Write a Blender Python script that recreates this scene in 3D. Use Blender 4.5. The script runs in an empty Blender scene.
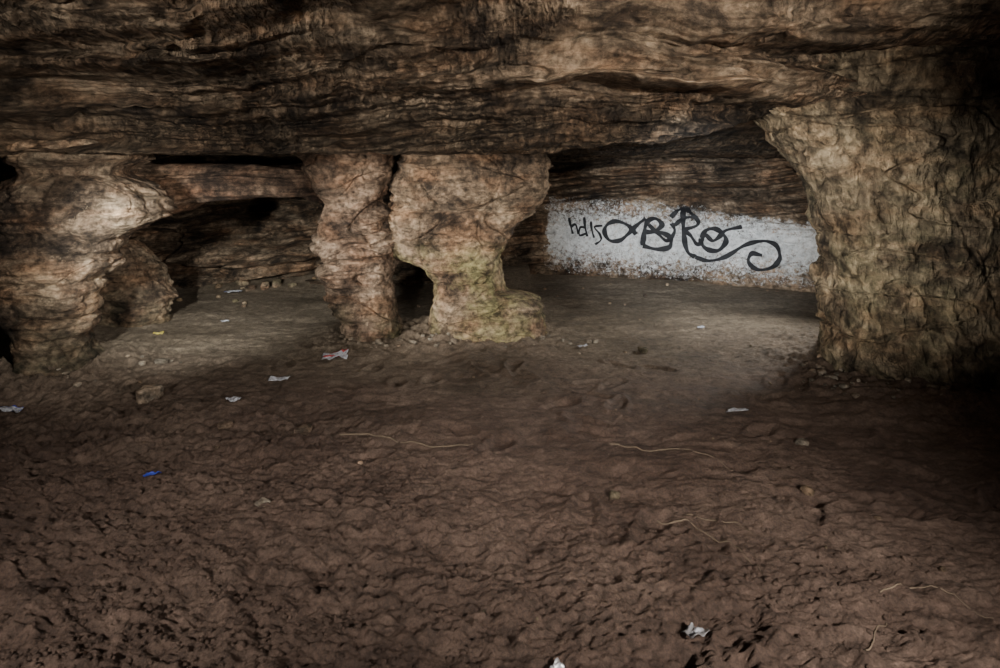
import bpy, math, random
import numpy as np
from mathutils import Vector, Matrix
random.seed(4); rng=np.random.RandomState(11)
S=bpy.context.scene
# ---------------------------------------------------------------- noise
PERM=np.random.RandomState(5).permutation(256); PERM=np.concatenate([PERM,PERM,PERM])
G=np.random.RandomState(6).normal(size=(256,3)); G/=np.linalg.norm(G,axis=1)[:,None]
CELL=np.random.RandomState(8).uniform(size=(256,3))
def perlin(x,y,z):
    x,y,z=np.broadcast_arrays(np.asarray(x,float),np.asarray(y,float),np.asarray(z,float))
    xi=np.floor(x).astype(int); yi=np.floor(y).astype(int); zi=np.floor(z).astype(int)
    xf=x-xi; yf=y-yi; zf=z-zi
    u=xf*xf*xf*(xf*(xf*6-15)+10); v=yf*yf*yf*(yf*(yf*6-15)+10); w=zf*zf*zf*(zf*(zf*6-15)+10)
    def g(a,b,c):
        h=PERM[PERM[PERM[(xi+a)&255]+((yi+b)&255)]+((zi+c)&255)]
        q=G[h]; return q[...,0]*(xf-a)+q[...,1]*(yf-b)+q[...,2]*(zf-c)
    def L(a,b,t): return a+(b-a)*t
    return 1.6*L(L(L(g(0,0,0),g(1,0,0),u),L(g(0,1,0),g(1,1,0),u),v),
             L(L(g(0,0,1),g(1,0,1),u),L(g(0,1,1),g(1,1,1),u),v),w)
def fbm(x,y,z,o=4,gain=.5):
    s=0;a=1
    for i in range(o):
        s=s+a*perlin(x*2**i+17*i,y*2**i+5*i,z*2**i-9*i); a*=gain
    return s
def ridged(x,y,z,o=3):
    s=0;a=1
    for i in range(o):
        s=s+a*(1-2*np.abs(perlin(x*2**i+3*i,y*2**i,z*2**i+7*i))); a*=.5
    return s
def worley(x,y,z):
    x,y,z=np.broadcast_arrays(np.asarray(x,float),np.asarray(y,float),np.asarray(z,float))
    xi=np.floor(x).astype(int); yi=np.floor(y).astype(int); zi=np.floor(z).astype(int)
    f1=np.full(x.shape,9.); f2=np.full(x.shape,9.); cid=np.zeros(x.shape)
    for a in (-1,0,1):
        for b in (-1,0,1):
            for c in (-1,0,1):
                h=PERM[PERM[PERM[(xi+a)&255]+((yi+b)&255)]+((zi+c)&255)]; q=CELL[h]
                d=(xi+a+q[...,0]-x)**2+(yi+b+q[...,1]-y)**2+(zi+c+q[...,2]-z)**2
                m=d<f1; f2=np.where(m,f1,np.minimum(f2,d)); cid=np.where(m,q[...,0]*7.3%1,cid); f1=np.where(m,d,f1)
    return np.sqrt(f1),np.sqrt(f2),cid
def sstep(a,b,x):
    t=np.clip((np.asarray(x,float)-a)/(b-a),0,1); return t*t*(3-2*t)
def terrace(z,h,sharp=3.0):
    t=z/h; f=t-np.floor(t); return h*(np.floor(t)+sstep(.5-.5/sharp,.5+.5/sharp,f))
# ---------------------------------------------------------------- mesh helpers
def grid_mesh(name,P,mat,closed_u=False,flip=False,cap=False,extra=None):
    nv,nu,_=P.shape
    idx=np.arange(nv*nu).reshape(nv,nu)
    if closed_u: idx=np.concatenate([idx,idx[:,:1]],axis=1)
    a=idx[:-1,:-1].ravel(); b=idx[:-1,1:].ravel(); c=idx[1:,1:].ravel(); d=idx[1:,:-1].ravel()
    F=np.stack([a,b,c,d],1)
    if flip: F=F[:,::-1]
    faces=F.tolist(); verts=P.reshape(-1,3).tolist(); mi=[0]*len(faces)
    if cap:
        faces.append(list(range(nu))[::-1]); faces.append(list(range((nv-1)*nu,nv*nu))); mi+=[0,0]
    mats=[mat]
    for (V,Fx,m) in (extra or []):
        o=len(verts); verts+=V; faces+=[[i+o for i in q] for q in Fx]
        if m not in mats: mats.append(m)
        mi+=[mats.index(m)]*len(Fx)
    me=bpy.data.meshes.new(name); me.from_pydata(verts,[],faces)
    me.polygons.foreach_set('use_smooth',[True]*len(me.polygons))
    for m in mats: me.materials.append(m)
    me.polygons.foreach_set('material_index',mi); me.update()
    ob=bpy.data.objects.new(name,me); S.collection.objects.link(ob); return ob
def mesh_obj(name,V,F,mat,smooth=True):
    me=bpy.data.meshes.new(name); me.from_pydata([tuple(v) for v in V],[],F)
    if smooth: me.polygons.foreach_set('use_smooth',[True]*len(me.polygons))
    for m in (mat if isinstance(mat,list) else [mat]): me.materials.append(m)
    me.update(); ob=bpy.data.objects.new(name,me); S.collection.objects.link(ob); return ob
def segs(*parts):
    out=[]
    for a,b,n in parts: out+=list(np.linspace(a,b,n,endpoint=False))
    out.append(parts[-1][1]); return np.array(out)
# ---------------------------------------------------------------- material helpers
class NT:
    def __init__(s,name):
        s.m=bpy.data.materials.new(name); s.m.use_nodes=True; s.t=s.m.node_tree; s.n=s.t.nodes
        s.b=s.n['Principled BSDF']; s.geo=s.n.new('ShaderNodeNewGeometry')
    def link(s,a,b): s.t.links.new(a,b)
    def pos(s,scale=(1,1,1),rot=(0,0,0),loc=(0,0,0)):
        m=s.n.new('ShaderNodeMapping'); s.link(s.geo.outputs['Position'],m.inputs[0])
        m.inputs['Scale'].default_value=scale; m.inputs['Rotation'].default_value=rot; m.inputs['Location'].default_value=loc
        return m.outputs[0]
    def noise(s,vec,scale,detail=6,rough=.6,dist=0):
        n=s.n.new('ShaderNodeTexNoise'); s.link(vec,n.inputs['Vector'])
        n.inputs['Scale'].default_value=scale; n.inputs['Detail'].default_value=detail
        n.inputs['Roughness'].default_value=rough; n.inputs['Distortion'].default_value=dist
        return n.outputs[0]
    def ramp(s,f,stops):
        r=s.n.new('ShaderNodeValToRGB'); s.link(f,r.inputs[0]); e=r.color_ramp.elements
        while len(e)<len(stops): e.new(.5)
        for k,(p,c) in enumerate(stops):
            e[k].position=p
            e[k].color=(c[0],c[1],c[2],1) if isinstance(c,(tuple,list)) else (c,c,c,1)
        return r.outputs[0]
    def mix(s,f,a,b,mode='MIX'):
        m=s.n.new('ShaderNodeMix'); m.data_type='RGBA'; m.blend_type=mode
        for v,i in ((f,0),(a,6),(b,7)):
            if isinstance(v,(int,float)):
                m.inputs[i].default_value=v if i==0 else (v,v,v,1)
            elif isinstance(v,tuple): m.inputs[i].default_value=(*v,1)
            else: s.link(v,m.inputs[i])
        return m.outputs[2]
    def math(s,op,a,b=None,clamp=False):
        m=s.n.new('ShaderNodeMath'); m.operation=op; m.use_clamp=clamp
        for v,i in ((a,0),(b,1)):
            if v is None: continue
            if isinstance(v,(int,float)): m.inputs[i].default_value=v
            else: s.link(v,m.inputs[i])
        return m.outputs[0]
    def maprange(s,v,a,b,c=0,d=1):
        m=s.n.new('ShaderNodeMapRange'); m.interpolation_type='SMOOTHSTEP'; s.link(v,m.inputs[0])
        for i,x in zip((1,2,3,4),(a,b,c,d)): m.inputs[i].default_value=x
        return m.outputs[0]
    def xyz(s):
        n=s.n.new('ShaderNodeSeparateXYZ'); s.link(s.geo.outputs['Position'],n.inputs[0]); return n.outputs
    def bump(s,h,strength,dist,prev=None):
        b=s.n.new('ShaderNodeBump'); b.inputs['Strength'].default_value=strength; b.inputs['Distance'].default_value=dist
        s.link(h,b.inputs['Height'])
        if prev is not None: s.link(prev,b.inputs['Normal'])
        return b.outputs[0]
    def done(s,col,rough=.85,nrm=None,spec=.3):
        if isinstance(col,tuple): s.b.inputs['Base Color'].default_value=(*col,1)
        else: s.link(col,s.b.inputs['Base Color'])
        if isinstance(rough,(int,float)): s.b.inputs['Roughness'].default_value=rough
        else: s.link(rough,s.b.inputs['Roughness'])
        s.b.inputs['Specular IOR Level'].default_value=spec
        if nrm is not None: s.link(nrm,s.b.inputs['Normal'])
        return s.m

def rock_material(name,dark,mid,light,strata=(1.0,1.2,9),green=None,gz=(1.1,.2),gamt=.6,paint=False,chisel=None,seed=0,shift=0.0,speck=.35,fine=1.0,stc_amt=.6,sdist=.8,damp_shade=None,mots=(17,17,22),mamt=.85,soot=.7,topdark=None,damp_shade_var=1.6,iron=.6):
    t=NT(name); L=(seed*3.1,seed*1.7,seed*.9); X=t.xyz()
    n1=t.noise(t.pos(loc=L),2.1,14,.74,.4)
    col=t.ramp(n1,[(.39+shift,dark),(.49+shift,mid),(.61+shift,light)])
    st=t.noise(t.pos(scale=strata,rot=(0,.06,0),loc=L),1.3,10,.66,sdist)
    stc=t.ramp(st,[(.38,.22),(.46,.85),(.56,1.0),(.66,1.4)])
    col=t.mix(stc_amt,col,stc,'MULTIPLY')
    mot=t.noise(t.pos(scale=mots,loc=L),1,8,.66)
    col=t.mix(mamt,col,t.ramp(mot,[(.36,.25),(.5,.95),(.64,1.6)]),'MULTIPLY')
    bl=t.noise(t.pos(loc=(4,seed,2)),8,12,.85,.3)
    col=t.mix(t.ramp(bl,[(.58,0.0),(.63,speck)]),col,(light[0]*1.5,light[1]*1.52,light[2]*1.55))
    rd=t.noise(t.pos(scale=(1,1,2.5),loc=(1,seed*2,7)),2.3,6,.6)
    col=t.mix(t.ramp(rd,[(.46,0.0),(.64,iron)]),col,t.mix(1,col,(1.18,.88,.68),'MULTIPLY'))
    sb=t.noise(t.pos(scale=(1,1,1.5),loc=(9,seed,5)),3.6,12,.76,.3)
    col=t.mix(t.ramp(sb,[(.50,0.0),(.57,soot)]),col,t.mix(1,col,(.28,.26,.25),'MULTIPLY'))
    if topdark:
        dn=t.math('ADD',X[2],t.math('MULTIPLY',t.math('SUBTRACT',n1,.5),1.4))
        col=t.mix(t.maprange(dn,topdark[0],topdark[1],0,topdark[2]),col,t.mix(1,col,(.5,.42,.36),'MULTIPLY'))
    if damp_shade:  # darkens low parts: wet foot on brown rock, painted shade on the ceiling
        dn=t.math('ADD',X[2],t.math('MULTIPLY',t.math('SUBTRACT',n1,.5),damp_shade_var))
        col=t.mix(t.maprange(dn,damp_shade[0],damp_shade[1],0,damp_shade[2]),col,t.mix(1,col,(.35,.34,.32),'MULTIPLY'))
    if green:
        gm=t.maprange(X[2],gz[0],gz[1]); gn=t.noise(t.pos(loc=(seed,3,1)),2.6,8,.7)
        gf=t.math('MULTIPLY',gm,t.ramp(gn,[(.44,0.0),(.62,gamt)]),True)
        col=t.mix(gf,col,t.mix(1,t.ramp(mot,[(.36,.25),(.63,1.5)]),green,'MULTIPLY'))
    b1=t.bump(st,.8,.09)
    b2=t.bump(mot,.9*fine,.05,b1)
    fn=t.noise(t.pos(loc=L),70,6,.8)
    b3=t.bump(fn,.5*fine,.010,b2)
    if chisel:
        cn=t.noise(t.pos(scale=chisel[0],rot=chisel[1]),1.0,3,.5,.3)
        amt=1.0
        if len(chisel)>4:
            pn=t.noise(t.pos(loc=(2,seed,1)),.9,3,.5); amt=t.ramp(pn,[(.44,0.0),(.54,1.0)])
        ch=t.mix(amt,.6,t.ramp(cn,[(.42,0.0),(.58,1.0)]))
        b3=t.bump(ch,chisel[2],.03,b3)
        col=t.mix(t.math('MULTIPLY',amt,chisel[3]),col,t.mix(1,col,t.ramp(cn,[(.42,.2),(.55,1.2)]),'MULTIPLY'))
    if paint:
        en=t.noise(t.pos(),7,10,.8); e=t.math('MULTIPLY',t.math('SUBTRACT',en,.5),.50)
        zz=t.math('ADD',X[2],e)
        top=t.math('ADD',t.math('MULTIPLY',t.math('MAXIMUM',t.math('SUBTRACT',X[0],1.9),0),-.13),1.06)
        up=t.math('LESS_THAN',zz,top)
        lo=t.math('GREATER_THAN',zz,.07)
        xl=t.math('GREATER_THAN',t.math('ADD',X[0],e),.66)
        flake=t.noise(t.pos(),18,11,.95)
        lowz=t.maprange(X[2],.55,.0,0,.11); hiz=t.maprange(X[2],.55,1.05,0,.09)
        fl=t.math('LESS_THAN',t.math('ADD',t.math('ADD',flake,lowz),hiz),.562)
        m=t.math('MULTIPLY',t.math('MULTIPLY',up,lo),t.math('MULTIPLY',xl,fl))
        pc=t.ramp(t.noise(t.pos(),14,12,.85),[(.36,(.28,.29,.30)),(.46,(.62,.64,.65)),(.6,(.88,.89,.9))])
        col=t.mix(m,col,pc)
    return t.done(col,.85,b3,.3)

ROCK_A=rock_material('sandstone_brown',(.05,.036,.026),(.21,.151,.104),(.44,.342,.238),green=(.14,.15,.09),gz=(.8,0),gamt=.3,seed=1,damp_shade=(1.0,.1,.6))
ROCK_L=rock_material('lintel_sandstone',(.04,.026,.019),(.15,.096,.066),(.32,.225,.155),seed=1.5,strata=(.6,1,10))
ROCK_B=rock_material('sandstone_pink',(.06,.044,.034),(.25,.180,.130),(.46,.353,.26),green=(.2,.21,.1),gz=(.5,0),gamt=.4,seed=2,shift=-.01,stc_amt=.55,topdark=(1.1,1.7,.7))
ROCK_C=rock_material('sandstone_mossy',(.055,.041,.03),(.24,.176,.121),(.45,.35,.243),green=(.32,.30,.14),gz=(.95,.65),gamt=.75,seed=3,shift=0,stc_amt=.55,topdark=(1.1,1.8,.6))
ROCK_D=rock_material('sandstone_chiselled',(.055,.043,.030),(.22,.172,.115),(.42,.34,.228),strata=(4,4,1.6),green=(.28,.27,.15),gz=(2.4,1.0),gamt=.25,seed=4,
     chisel=((16,16,5),(0,.5,0),.7,.35),shift=.01,stc_amt=.45,soot=.7,mots=(13,13,9),iron=.5)
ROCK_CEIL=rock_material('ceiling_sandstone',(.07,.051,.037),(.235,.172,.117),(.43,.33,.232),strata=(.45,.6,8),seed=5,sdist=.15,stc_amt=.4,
     chisel=((24,9,9),(.2,.1,.6),.9,.7,1),speck=.35,mots=(14,14,20),mamt=.8,soot=.6,damp_shade=(2.12,1.82,.78),damp_shade_var=.5,iron=.45)  # shade along the low lip band is painted into the rock colour
ROCK_BACK=rock_material('back_wall_sandstone',(.03,.022,.016),(.17,.122,.082),(.36,.275,.195),paint=True,seed=6)
ROCK_PALE=rock_material('pale_stone',(.12,.10,.075),(.26,.22,.17),(.42,.38,.31),seed=7,shift=-.05)

def floor_material():
    t=NT('cave_dirt'); X=t.xyz()
    n1=t.noise(t.pos(),1.1,10,.75,.3); n2=t.noise(t.pos(),16,10,.75); n3=t.noise(t.pos(),80,8,.85)
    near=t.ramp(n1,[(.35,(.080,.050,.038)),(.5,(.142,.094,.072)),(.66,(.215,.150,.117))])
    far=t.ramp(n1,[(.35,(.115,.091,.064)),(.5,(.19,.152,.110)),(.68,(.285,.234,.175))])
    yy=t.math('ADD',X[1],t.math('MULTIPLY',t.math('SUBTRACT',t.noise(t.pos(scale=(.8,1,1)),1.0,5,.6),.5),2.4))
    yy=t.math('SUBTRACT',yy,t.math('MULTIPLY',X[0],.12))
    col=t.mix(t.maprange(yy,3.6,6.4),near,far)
    col=t.mix(.85,col,t.ramp(n2,[(.34,.4),(.5,.95),(.66,1.5)]),'MULTIPLY')
    col=t.mix(.85,col,t.ramp(n3,[(.36,.45),(.5,1.0),(.66,1.6)]),'MULTIPLY')
    b=t.bump(n2,.9,.035); b=t.bump(n3,.9,.012,b)
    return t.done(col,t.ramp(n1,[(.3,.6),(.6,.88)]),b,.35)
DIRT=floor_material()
def simple(name,col,rough=.6,metal=0,var=.35,sc=30):
    t=NT(name); n=t.noise(t.pos(),sc,6,.6)
    c=t.mix(1,t.ramp(n,[(.3,1-var),(.7,1+var)]),col,'MULTIPLY')
    t.b.inputs['Metallic'].default_value=metal
    return t.done(c,rough,t.bump(n,.4,.004))
SPRAY=simple('black_spray_paint',(.012,.013,.016),.7)
PAPER=simple('dirty_white_paper',(.38,.39,.43),.7,var=.6,sc=60); BLUE=simple('blue_plastic',(.05,.08,.5),.4)
RED=simple('red_wrapper',(.4,.06,.06),.4); YEL=simple('yellow_wrapper',(.36,.30,.08),.5)
FOIL=simple('aluminium_foil',(.5,.5,.52),.35,.7); ROOT=simple('dry_root',(.17,.13,.092),.85)

# ---------------------------------------------------------------- floor
PRINTS=[(rng.uniform(-2.6,2.6),rng.uniform(2.0,5.4),rng.uniform(0,6.28)) for _ in range(70)]
def floor_z(x,y):
    x=np.asarray(x,float); y=np.asarray(y,float)
    near=1-sstep(3.2,5.4,y+.5*perlin(x*.7,y*.7,2)+.25*x)
    clod=(1-sstep(2.2,4.0,y+.8*x+.8*perlin(x*.9,y*.9,12)))
    clod=np.maximum(clod,.35*(1-sstep(2.0,2.9,y+.4*perlin(x,y,4))))
    z=.040*fbm(x*.5,y*.5,.3,2)
    q=fbm(x*1.1-y*.5,y*2.6+x*.5,3.1,4); z=z+(.019+.015*near)*q
    r0=ridged(x*.9+y*.6,y*2.2-x*.7,5.2,3); z=z+.010*near*(r0-1)
    z=z-(.006+.007*near)*np.maximum(0,ridged(x*1.3,y*1.6,6.2,2)-.75)
    c=fbm(x*6,y*8,1.7,4,.6); z=z+(.007+.005*near+.012*clod)*c*.8
    h=perlin(x*13,y*17,8.8); z=z+(.0015+.006*clod)*np.tanh(2.4*h)*sstep(-.3,.3,perlin(x*1.4,y*1.4,9)+.1)
    z=z+(.003+.003*near+.008*clod)*fbm(x*26,y*32,4.4,3,.6)
    for px,py,a in PRINTS:
        ca,sa=math.cos(a),math.sin(a); u=((x-px)*ca+(y-py)*sa)/.15; v=(-(x-px)*sa+(y-py)*ca)/.06
        r=np.sqrt(u*u+v*v*(1+.3*u)**2)
        z=z-.015*(1-sstep(.5,1.1,r))+.010*np.exp(-((r-1.2)/.25)**2)
    for cx,cy,r,h in ((-3.44,5.15,.75,.06),(-1.1,6.0,.8,.06),(-.15,6.1,.85,.06),(3.5,5.1,1.55,.07)):
        d=np.sqrt((x-cx)**2+(y-cy)**2)/r; z=z+h*(1-sstep(.5,1.15,d))*(1+.5*c)
    z=z+.15*(1-sstep(0,.9,8.9-y-np.clip(.35*(x-.6),0,2)))*(x<0.4)
    return z
import bmesh
def ico(sub):
    bm=bmesh.new(); bmesh.ops.create_icosphere(bm,subdivisions=sub,radius=1); V=np.array([v.co[:] for v in bm.verts]); F=[[v.index for v in f.verts] for f in bm.faces]; bm.free(); return V,F
I1,I2,I4=ico(1),ico(2),ico(4)
def stone_pts(base,c,r,seed,rough=.35):
    V=base[0].copy(); n=perlin(V[:,0]*1.1+seed,V[:,1]*1.1,V[:,2]*1.1)+.4*perlin(V[:,0]*2.6+seed,V[:,1]*2.6,V[:,2]*2.6)
    V=V*(1+rough*n)[:,None]; V=np.clip(V,-.85,.85); ang=seed*2.3; ca,sa=math.cos(ang),math.sin(ang)
    V=V*np.array(r); x=V[:,0]*ca-V[:,1]*sa; y=V[:,0]*sa+V[:,1]*ca; V[:,0]=x; V[:,1]=y
    return V+np.array(c)
def scatter(spots,base,mat):
    V,F=[],[]; off=0; xy=np.array([(s[0],s[1]) for s in spots]); zz=floor_z(xy[:,0],xy[:,1])
    for (x,y,r),z in zip(spots,zz):
        f=random.uniform(.45,.8)
        P=stone_pts(base,(x,y,float(z)+r*f*.25),(r,r*random.uniform(.6,1),r*f),random.uniform(0,99),.5)
        V+=P.tolist(); F+=[[i+off for i in q] for q in base[1]]; off+=len(P)
    return (V,F,mat)
extra=[]
sp=[]
for cx,cy,rx,ry,n in ((-3.4,4.8,.55,.2,30),(-2.7,5.2,.3,.2,8),(-1.1,5.7,.35,.12,30),(-.2,5.72,.6,.13,60),(.4,5.9,.15,.2,8),(2.4,4.95,.15,.3,40),(3.0,4.55,.6,.12,25)):
    for i in range(n): sp.append((random.gauss(cx,rx*.7),random.gauss(cy,ry*.7),abs(random.gauss(.010,.012))+.005))
extra.append(scatter(sp,I2,ROCK_PALE))
sp=[(random.uniform(-3,3),random.uniform(2.2,8),random.choice([.005,.006,.008,.014])) for i in range(80)]
sp+=[(random.uniform(-4.4,3.5),random.uniform(7,8.6),random.choice([.01,.02,.03])) for i in range(35)]
sp+=[(random.gauss(-3.1,.5),random.uniform(7.4,8.4),random.choice([.04,.06,.09])) for i in range(14)]
extra.append(scatter(sp,I2,ROCK_B))
sp=[]
while len(sp)<2700:
    y=random.uniform(1.7,4.1); x=random.uniform(-.85,.85)*y
    if random.random()<(1.1-(y-1.7)/2.5)*(.08+.9*float(perlin(x*1.2,y*1.2,5))+(.6 if x<-.1 else 0)): sp.append((x,y,random.choice([.005,.006,.008,.010,.014])))
extra.append(scatter(sp,I1,DIRT))
xs=segs((-7,-3.8,110),(-3.8,3.8,680),(3.8,6.5,80)); ys=segs((-2,1.7,60),(1.7,3.6,320),(3.6,6.4,240),(6.4,10.2,160))
X,Y=np.meshgrid(xs,ys); grid_mesh('floor',np.stack([X,Y,floor_z(X,Y)],-1),DIRT,extra=extra)

# ---------------------------------------------------------------- ceiling
PT=[-4.5,-2.4,-1.7,-1.3,-.9,-.6,-.3,-.1,0]; PZ=[1.25,1.15,1.0,.80,.54,.33,.14,.04,0]
def ceil_pts(x,y):
    lip=np.interp(x,[-7,-3,.2,1.2,1.87,2.4,2.9,4,6],[1.60,1.66,1.67,1.76,1.92,2.06,2.17,2.25,2.25])
    lipy=np.interp(x,[-6,-3,0,2,4],[4.5,4.7,4.9,4.8,4.4])+.2*perlin(x*.8,0,.5)
    t=(y-lipy)+.16*fbm(x*.6,y*.8,7.7,3)*sstep(0,-.6,y-lipy)
    hs=np.interp(x,[-6,0,2,3,5],[1.0,1.0,.86,.72,.66])
    front=lip+np.interp(t,PT,PZ)*hs
    back=lip+(np.interp(x,[-6,0,4],[1.66,1.68,1.62])-lip)*sstep(.0,3.0,t)+.10*sstep(.1,.6,t)*(1-sstep(1.2,3,t))*(x>.5)
    z=np.where(t<0,front,back)
    z=z+.07*fbm(x*.6,y*.9,.9,3)*sstep(-.3,-1.2,t)+.02*fbm(x*.9,y*1.3,8,3)
    low=sstep(-1.25,-.7,t)*(1-sstep(.0,.5,t)*.4)
    zb=z+.11*fbm(x*.4,y*.4,4.1,3)-.03*x+.02*perlin(x*2.2,y*2,1)
    n1=perlin(x*.28,1.7,zb*7.5); n2=perlin(x*.5,5.2,zb*18); n3=perlin(x*.9,9.2,zb*44)
    patch=sstep(-.3,.25,perlin(x*.55,y*.5,2.2)+.55*low-.28)
    amp=.10+1.0*patch
    rec=amp*(.17*np.tanh(5*n1)+.075*np.tanh(5*n2)*sstep(-.3,.3,perlin(x*.8,y,14)+.1)+.016*np.tanh(4*n3))
    brk=worley(x*1.3+.8*n1,3.3,zb*7); rec=rec+amp*.12*(brk[2]-.5)*sstep(0,.12,brk[1]-brk[0])
    rec=np.where(t>.15,rec*.25,rec)
    z=z+.035*(worley(x*1.3,y*1.8,z*5)[0]-.5)+.022*(worley(x*4,y*5,z*6)[0]-.5)+.014*fbm(x*5,y*6,1.4,4,.62)+rec*.10
    cr=np.abs(perlin(x*.35,y*1.6,6.6)+.2*perlin(x*1.2,y*3,1.6)); z=z+.03*(1-sstep(0,.04,cr))
    return np.stack([x+.02*fbm(x*3,y*3,z*5,2),y+rec+.02*fbm(x*5,z*7,2,4,.6),z],-1)
xs=segs((-7,-4.2,70),(-4.2,4.2,640),(4.2,6.5,50)); ys=segs((-2,2.9,60),(2.9,5.1,600),(5.1,10.2,180))
X,Y=np.meshgrid(xs,ys)
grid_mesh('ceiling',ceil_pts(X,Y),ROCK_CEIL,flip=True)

# ---------------------------------------------------------------- walls
def back_y(x,z):
    x=np.asarray(x,float); z=np.asarray(z,float)
    y=np.interp(x,[-7,-4.5,-2,.2,.65,3.9,6],[8.3,9.0,9.3,9.45,9.3,8.0,7.2])
    smooth=sstep(.2,.9,x)*(1-sstep(.95,1.2,z+.13*np.maximum(x-1.9,0)))
    rough=1-smooth*.92
    lean=-.75*(1-sstep(.1,1.0,z+.15*perlin(x*1.2,0,3)))*(1-sstep(-.3,.5,x))
    over=-.35*sstep(1.1,1.7,z)*sstep(.2,.8,x)
    w=.25*fbm(x*.6,1.3,z*.8,2)
    zb=z+.5*w-.05*x
    f1,f2,cid=worley(x*1.3,2,z*3.2+w)
    st=.16*np.tanh(5*perlin(x*.3,3,zb*6))+.07*np.tanh(5*perlin(x*.6,8,zb*16))
    d=.20*fbm(x*.9,2,z*1.6,4)+st+.15*(f1-.5)+.32*(cid-.5)*sstep(0,.1,f2-f1)+.03*fbm(x*4,5,z*12,3)
    return y+lean+over+rough*d+.012*fbm(x*6,1,z*6,3)
xs=segs((-7,6,760)); zs=segs((-.25,2.3,260)); X,Zz=np.meshgrid(xs,zs)
grid_mesh('wall_back',np.stack([X,back_y(X,Zz),Zz],-1),ROCK_BACK)
for nm,x0,sg in (('wall_left',-5.9,1),('wall_right',5.3,-1)):
    ys=segs((-1.9,9.6,240)); zs=segs((-.25,3.1,100)); Yy,Zz=np.meshgrid(ys,zs)
    w=.2*fbm(Yy*.6,x0,Zz,2)
    Xx=x0+sg*(.35*fbm(Yy*.7,x0,Zz*1.2,4)+.8*(terrace(Zz+w,.18,3)-(Zz+w)))+sg*.25*np.cos(Zz*1.3)
    grid_mesh(nm,np.stack([Xx,Yy,Zz],-1),ROCK_A,flip=(sg<0))

# ---------------------------------------------------------------- pillars
def pillar(name,prof,mat,seed,n=2.4,amp=.07,nz=440,nu=400,bed=.10,chis=0,ledge=.12,cell=.05,inset=.03):
    prof=sorted(prof); pz=[p[0] for p in prof]
    z=np.linspace(pz[0],pz[-1],nz)
    def sm(k):
        v=np.interp(z,pz,[p[k] for p in prof]); ker=np.hanning(11); ker/=ker.sum()
        return np.convolve(np.pad(v,5,mode='edge'),ker,'valid')
    xl,xr,yc,b=sm(1)+inset,sm(2)-inset,sm(3),sm(4)
    th=np.linspace(0,2*np.pi,nu,endpoint=False); T,Zg=np.meshgrid(th,z)
    cx=((xl+xr)/2)[:,None]; a=((xr-xl)/2)[:,None]; c,s=np.cos(T),np.sin(T)
    ux=np.sign(c)*np.abs(c)**(2/n); uy=np.sign(s)*np.abs(s)**(2/n)
    Xg=cx+a*ux; Yg=yc[:,None]+b[:,None]*uy
    w=.25*fbm(Xg*.9+seed,Yg*.9,Zg*.8,3)
    d=amp*fbm(Xg*1.5+seed,Yg*1.5,Zg*1.5,3)
    zb=Zg+.35*w
    msk=sstep(-.2,.4,perlin(Xg*1.1,Yg*1.1+seed,Zg*1.3))
    d=d+ledge*(.15+msk)*(.14*np.tanh(4*perlin(Xg*.3+seed,Yg*.3,zb*6))+.10*np.tanh(5*perlin(Xg*.6+seed,Yg*.6,zb*19)))
    wx=.25*perlin(Xg*2,Yg*2,Zg*2+seed)
    f1,f2,cid=worley(Xg*2.3+seed+wx,Yg*2.3,Zg*2.6+wx)
    d=d-cell*(f1-.5)*1.3+cell*.9*(cid-.5)*sstep(0,.12,f2-f1)
    g1,g2,cid2=worley(Xg*5+seed+wx,Yg*5,Zg*7)
    d=d-.022*(g1-.5)+.026*(cid2-.5)*sstep(0,.12,g2-g1)
    d=d+.014*fbm(Xg*5,Yg*5+seed,Zg*8,3)-.022*np.maximum(0,ridged(Xg*1.9+seed,Yg*1.9,Zg*1.6,2)-1.05)
    cr=np.abs(perlin(Xg*.9+seed,Yg*.9,Zg*3.1)); d=d-.04*(1-sstep(0,.025,cr))
    cr=np.abs(perlin(Xg*1.7+seed,Yg*1.7,Zg*1.5+3)); d=d-.02*(1-sstep(0,.025,cr))
    d=d+.006*fbm(Xg*15,Yg*15,Zg*15,2,.6)
    if chis:
        d=d+chis*np.abs(fbm(Xg*8+Zg*4,Yg*8,Zg*2.2-Xg*2,2))
        d=d+.045*ridged(Xg*1.8+.8*Zg,Yg*1.8,Zg*.6,2)
    P=np.stack([Xg+d*c,Yg+d*s,Zg+.02*fbm(Xg*3,Yg*3,Zg*3+seed,2)],-1)
    return grid_mesh(name,P,mat,closed_u=True,cap=True)
pillar('rock_pillar',[(2.1,-3.80,-2.80,5.35,.7),(1.78,-3.72,-2.83,5.2,.58),(1.60,-3.70,-2.80,5.2,.56),(1.55,-3.64,-2.95,5.2,.42),(1.49,-3.66,-2.96,5.2,.41),(1.42,-3.78,-2.80,5.2,.46),(1.32,-3.94,-2.66,5.2,.5),(1.21,-4.0,-2.60,5.2,.52),
  (1.12,-3.99,-2.72,5.2,.5),(1.0,-3.96,-2.95,5.2,.45),(.74,-3.90,-3.10,5.2,.40),(.51,-3.82,-3.19,5.2,.35),(.25,-3.71,-3.25,5.2,.30),(.08,-3.70,-3.22,5.2,.32),(-.02,-3.74,-3.16,5.2,.36),(-.3,-3.78,-3.1,5.2,.38)],ROCK_A,1.3,amp=.04,inset=.0,ledge=.2,cell=.045)
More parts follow.
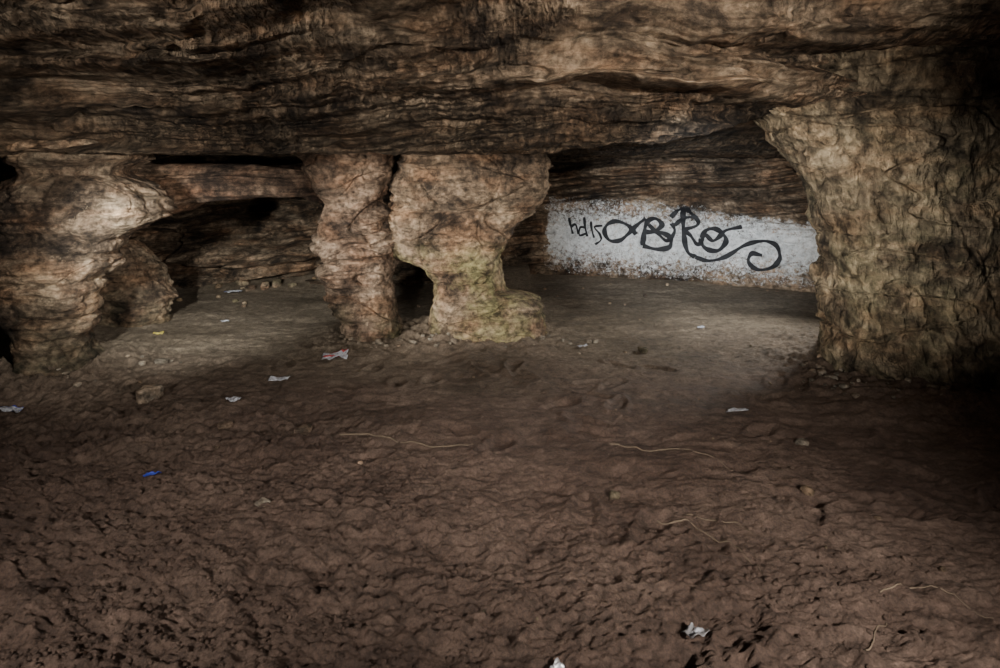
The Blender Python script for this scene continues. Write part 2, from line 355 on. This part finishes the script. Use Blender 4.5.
pillar('rock_pillar',[(1.95,-1.9,-.95,6.1,.42),(1.71,-1.83,-.98,6.05,.36),(1.555,-1.77,-1.0,6.05,.33),(1.42,-1.69,-1.02,6.05,.31),(1.24,-1.6,-1.05,6.05,.28),
  (.965,-1.62,-.99,6.02,.3),(.78,-1.63,-.93,6.0,.31),(.51,-1.59,-.97,6.02,.29),(.24,-1.47,-.92,6.05,.28),(.03,-1.40,-.86,6.05,.28),(-.05,-1.42,-.82,6.05,.34),(-.3,-1.4,-.84,6.05,.34)],ROCK_B,7.7,amp=.03,ledge=.2,cell=.04,inset=.0)
pillar('rock_pillar',[(1.98,-.95,.45,6.2,.5),(1.757,-.90,.42,6.15,.44),(1.55,-.97,.47,6.15,.42),(1.34,-1.0,.47,6.15,.4),(1.22,-1.03,.42,6.15,.38),(1.10,-1.05,.30,6.15,.36),(.98,-1.06,.13,6.15,.35),
  (.82,-1.06,.03,6.15,.33),(.74,-1.02,.0,6.15,.32),(.67,-.86,.0,6.15,.31),(.60,-.68,.01,6.15,.3),(.48,-.62,.03,6.15,.3),(.385,-.63,.06,6.15,.31),(.36,-.64,.30,6.12,.35),(.30,-.65,.42,6.1,.38),
  (.08,-.66,.40,6.1,.39),(-.05,-.70,.44,6.1,.42),(-.3,-.7,.45,6.1,.42)],ROCK_C,12.1,amp=.03,n=2.8,ledge=.2,cell=.04,inset=.01)
pillar('rock_pillar',[(2.7,1.15,5.8,5.6,1.6),(2.365,1.60,5.5,5.4,1.2),(2.2,1.78,5.35,5.35,1.05),(2.05,1.91,5.2,5.3,.94),(1.9,2.05,5.0,5.25,.84),(1.6,2.28,4.6,5.2,.70),(1.29,2.44,4.4,5.2,.61),(.99,2.55,4.25,5.2,.56),
  (.76,2.60,4.2,5.2,.54),(.53,2.63,4.2,5.2,.54),(.22,2.60,4.2,5.2,.56),(.05,2.54,4.3,5.2,.60),(-.08,2.5,4.4,5.2,.64),(-.3,2.44,4.4,5.2,.66)],ROCK_D,20.4,amp=.05,n=2.0,nu=700,ledge=.06,chis=.03,cell=.03,inset=0)
pillar('rock_outcrop',[(.8,-3.95,-3.65,6.75,.2),(.72,-4.1,-3.5,6.7,.3),(.5,-4.15,-3.36,6.65,.36),(.3,-4.1,-3.28,6.65,.34),(.12,-4.0,-3.28,6.65,.31),(-.2,-4.0,-3.25,6.65,.34)],ROCK_A,31,amp=.07,nz=140,nu=200)
def lintel():
    nx,nu=300,180; x=np.linspace(-4.3,-1.3,nx); th=np.linspace(0,2*np.pi,nu,endpoint=False)
    top=np.interp(x,[-4.3,-3.2,-2.6,-1.9,-1.3],[1.75,1.55,1.55,1.58,1.62]); bot=np.interp(x,[-4.3,-3.2,-3.0,-2.6,-2.2,-1.85,-1.65,-1.3],[.7,1.08,1.14,1.22,1.26,1.23,1.12,1.0])
    T,Xg=np.meshgrid(th,x); c,s=np.cos(T),np.sin(T)
    zc=((top+bot)/2)[:,None]; b=((top-bot)/2)[:,None]
    Zg=zc+b*np.sign(s)*np.abs(s)**.8; Yg=6.4+.38*np.sign(c)*np.abs(c)**.8
    f1,f2,cid=worley(Xg*2.2,Yg*3,Zg*6)
    zb=Zg+.06*perlin(Xg,1,1)
    d=.05*fbm(Xg*1.5,Yg*2,Zg*3,3)-.05*(f1-.5)+.04*(cid-.5)+.012*fbm(Xg*6,Yg*9,Zg*14,3)-.06*np.tanh(4*perlin(Xg*.3,2,zb*10))-.025*np.tanh(4*perlin(Xg*.6,4,zb*26))
    return grid_mesh('rock_lintel',np.stack([Xg,Yg+d*c,Zg+.5*d*s],-1),ROCK_L,closed_u=True,flip=True,cap=True)
lintel()

# ---------------------------------------------------------------- graffiti (ribbons lying on the wall)
def catmull(pts,n=10):
    P=[np.array(p,float) for p in pts]; P=[2*P[0]-P[1]]+P+[2*P[-1]-P[-2]]; out=[]
    for i in range(1,len(P)-2):
        for k in range(n):
            t=k/n; a,b,c,d=P[i-1:i+3]
            out.append(.5*((2*b)+(c-a)*t+(2*a-5*b+4*c-d)*t*t+(3*b-a-3*c+d)*t**3))
    out.append(P[-2]); return np.array(out)
GV,GF=[],[]
def stroke(pts,w):
    c=catmull(pts); u=2.45+c[:,0]*.0124; v=.60+c[:,1]*.0128
    du=np.gradient(u); dv=np.gradient(v); L=np.hypot(du,dv)+1e-9; nx,nz=-dv/L,du/L
    base=len(GV); wid=w*.0124*(.9+.25*np.sin(np.arange(len(u))*.35))
    m=5; o=(np.arange(m)/(m-1)-.5)[None,:]*wid[:,None]
    A=u[:,None]+nx[:,None]*o; B=v[:,None]+nz[:,None]*o; Yb=back_y(A,B)-.016-.0004*(base%17)
    GV.extend(np.stack([A,Yb,B],-1).reshape(-1,3).tolist())
    for i in range(len(u)-1):
        for j in range(m-1):
            k=base+i*m+j; GF.append((k,k+1,k+m+1,k+m))
stroke([(-52,1),(-60,10),(-72,14),(-81,10),(-84,2),(-79,-6),(-69,-6),(-60,1),(-52,10),(-43,18)],4.6)
stroke([(-46,-10),(-44,4),(-41,15),(-33,18),(-27,12),(-34,5),(-42,4),(-28,4),(-19,-1),(-20,-10),(-32,-13),(-46,-10)],5)
stroke([(-40,12),(-30,2),(-22,-4),(-15,6),(-18,14)],4)
stroke([(-8,29),(-7,14),(-6,0),(-3,-14),(4,-19)],4.8)
stroke([(-19,20),(-14,26),(-8,30),(-2,26),(5,20)],4.4)
stroke([(-15,12),(-6,20),(4,20),(6,13),(-6,8)],4)
stroke([(-7,8),(0,2),(6,-6),(12,-4)],4)
stroke([(10,0),(14,8),(22,10),(30,5),(32,-3),(26,-11),(16,-11),(10,-5),(10,0)],4.8)
stroke([(14,4),(20,-2),(26,2),(33,9),(46,13)],4)
stroke([(4,-19),(16,-22),(30,-18),(42,-10),(54,-3),(66,0),(76,-4),(79,-14),(72,-25),(60,-28),(52,-21),(55,-13),(64,-14)],4.2)
stroke([(-121,16),(-119,7),(-117,-1)],2.6); stroke([(-119,6),(-114,9),(-111,-1)],2.6)
stroke([(-105,17),(-104,7),(-102,-3)],2.6); stroke([(-103,0),(-110,-2),(-109,6),(-103,6)],2.2)
stroke([(-98,13),(-97,4),(-95,-4)],2.4); stroke([(-86,9),(-94,7),(-89,0),(-88,-6),(-94,-11)],2.4)
mesh_obj('graffiti_tag',GV,GF,SPRAY)

# ---------------------------------------------------------------- stones, litter, roots
def stone(x,y,r,mat=ROCK_PALE,seed=1.):
    z=float(floor_z(x,y)); mesh_obj('stone',stone_pts(I4,(x,y,z+r[2]*.45),r,seed),I4[1],mat)
stone(-2.33,4.43,(.095,.07,.065),ROCK_PALE,3.1)
stone(-1.16,3.93,(.06,.045,.03),ROCK_B,4.2); stone(-1.09,3.07,(.04,.028,.02),ROCK_PALE,5.3)
stone(1.46,3.17,(.035,.025,.02),ROCK_B,6.4); stone(1.7,3.75,(.04,.03,.02),ROCK_PALE,7.9); stone(.55,3.2,(.03,.025,.02),ROCK_A,8.2)
stone(-1.65,4.0,(.05,.04,.02),ROCK_B,9.9); stone(1.2,5.6,(.05,.04,.03),ROCK_A,2.2)
def litter(name,x,y,w,h,mats,seed,rot=0,z0=.012):
    n=12; V=[];F=[]
    for j in range(n):
        for i in range(n):
            a=(i/(n-1)-.5)*w; b=(j/(n-1)-.5)*h
            a2=a*math.cos(rot)-b*math.sin(rot); b2=a*math.sin(rot)+b*math.cos(rot)
            q=float(perlin(i*.31+seed,j*.31,seed)); zz=float(floor_z(x+a2,y+b2))
            V.append((x+a2+.1*w*q,y+b2+.1*h*float(perlin(i*.4,j*.4,seed+3)),zz+z0+.22*min(w,h)*(q+.6)))
    for j in range(n-1):
        for i in range(n-1): F.append((j*n+i,j*n+i+1,j*n+n+i+1,j*n+n+i))
    ob=mesh_obj(name,V,F,mats)
    if len(mats)>1:
        for p in ob.data.polygons: p.material_index=1 if (p.index//(n-1))%6>3 else 0
    m=ob.modifiers.new('thickness','SOLIDIFY'); m.thickness=.0015
litter('crisp_packet',-1.34,5.42,.20,.11,[PAPER,RED],1.2,.2)
litter('paper_scrap',-1.6,4.83,.14,.07,[PAPER],2.2,.1); litter('paper_scrap',-1.72,4.3,.08,.06,[PAPER,FOIL],3.1,1)
litter('plastic_wrapper',-3.15,4.28,.13,.09,[PAPER,BLUE],4.1,.3); litter('plastic_wrapper',-1.78,3.41,.08,.035,[BLUE],5.5,.1)
litter('paper_scrap',-2.7,6.55,.07,.05,[PAPER],6.6,.6); litter('paper_scrap',1.5,4.22,.12,.04,[PAPER,FOIL],7.3,0)
litter('paper_scrap',.70,5.65,.08,.04,[PAPER],8.4,.4); litter('paper_scrap',-3.2,8.0,.2,.08,[PAPER,BLUE],9.2,.1)
litter('yellow_scrap',-3.1,6.05,.09,.04,[YEL],3.7,.2); litter('foil_wrapper',.18,2.13,.05,.03,[FOIL,PAPER],4.9,.8)
litter('crushed_can',.67,2.28,.07,.06,[FOIL,PAPER],5.1,.5,.02)
litter('paper_scrap',1.9,6.3,.06,.04,[PAPER],2.9,.5)
def roots():
    cu=bpy.data.curves.new('dry_roots','CURVE'); cu.dimensions='3D'; cu.bevel_depth=1; cu.bevel_resolution=2
    def add(pts,r):
        c=catmull(pts,8); s=cu.splines.new('POLY'); s.points.add(len(c)-1)
        for i,p in enumerate(c):
            x=p[0]+.03*float(perlin(p[0]*6,p[1]*6,1)); y=p[1]+.04*float(perlin(p[0]*7,p[1]*9,4))
            s.points[i].co=(x,y,float(floor_z(x,y))+r*.6,1); s.points[i].radius=r*(1-.6*i/len(c))
    add([(-1.25,3.87),(-.95,3.86),(-.6,3.78),(-.35,3.68),(-.15,3.68)],.006)
    add([(.6,3.72),(.8,3.62),(1.0,3.6),(1.2,3.45)],.004); add([(.7,3.0),(.85,2.92),(1.0,2.78),(1.02,2.6)],.004)
    add([(.85,3.05),(1.0,2.95),(1.1,2.85)],.003); add([(1.4,2.45),(1.5,2.5),(1.62,2.48),(1.75,2.36)],.003)
    add([(1.2,2.2),(1.3,2.28),(1.36,2.35)],.003)
    cu.materials.append(ROOT); ob=bpy.data.objects.new('dry_roots',cu); S.collection.objects.link(ob)
roots()

# ---------------------------------------------------------------- lights (hand-held lamps used to light the cave)
def spot(name,loc,tgt,w,ang,blend=1,col=(1,.93,.82),r=.06):
    l=bpy.data.lights.new(name,'SPOT'); l.energy=w; l.spot_size=math.radians(ang); l.spot_blend=blend; l.color=col; l.shadow_soft_size=r
    o=bpy.data.objects.new(name,l); o.location=loc; S.collection.objects.link(o)
    o.rotation_euler=(Vector(tgt)-Vector(loc)).to_track_quat('-Z','Y').to_euler()
W=(1,.94,.85)
spot('torch_pillar_left',(.3,1.1,1.7),(-3.4,5.2,.95),1000,31,1,W)
spot('torch_pillar_middle',(-2.9,3.5,1.1),(-.3,6.1,.9),620,42,1,W)
spot('torch_pillar_front',(-.9,.6,1.2),(-.6,6.1,.8),400,24,1,W)
spot('torch_pillar_right',(-1.2,1.2,1.2),(2.5,5.0,1.15),1550,27,1,W)
spot('torch_back_wall',(.6,1.6,1.7),(2.4,8.6,.55),2400,29,1,(.92,.97,1))
spot('torch_ceiling',(1.4,.1,2.1),(1.0,4.0,2.5),850,58,1,(1,.92,.81),.04)
spot('torch_ceiling_low',(-2.2,.3,2.1),(-1.6,4.3,2.15),340,58,1,(1,.94,.85),.04)
spot('torch_floor_right',(1.6,.3,1.45),(.35,3.9,0),560,74,1,(1,.93,.85),.08)
spot('torch_floor_left',(-2.0,.3,1.45),(-1.0,4.0,0),330,76,1,(1,.93,.85),.08)
spot('torch_floor_centre',(.2,-.4,1.9),(.3,4.6,0),260,30,1,(1,.93,.85),.08)
spot('torch_alcove',(-2.3,2.6,1.4),(-2.8,7.6,.25),1100,40,1,(1,1,.93))
spot('lamp_behind_pillar',(3.7,6.6,1.4),(1.2,5.7,0),330,80,1,(1,.97,.9),.3)
w=bpy.data.worlds.new('cave_gloom'); S.world=w; w.use_nodes=True
w.node_tree.nodes['Background'].inputs[0].default_value=(.9,.92,1,1); w.node_tree.nodes['Background'].inputs[1].default_value=.11
# ---------------------------------------------------------------- camera
cd=bpy.data.cameras.new('camera'); cam=bpy.data.objects.new('camera',cd); S.collection.objects.link(cam)
cd.lens=24; cd.sensor_width=36; cd.shift_y=-.174; cd.clip_start=.02
cam.location=(0,0,1.6); cam.rotation_euler=(math.pi/2,0,0); S.camera=cam
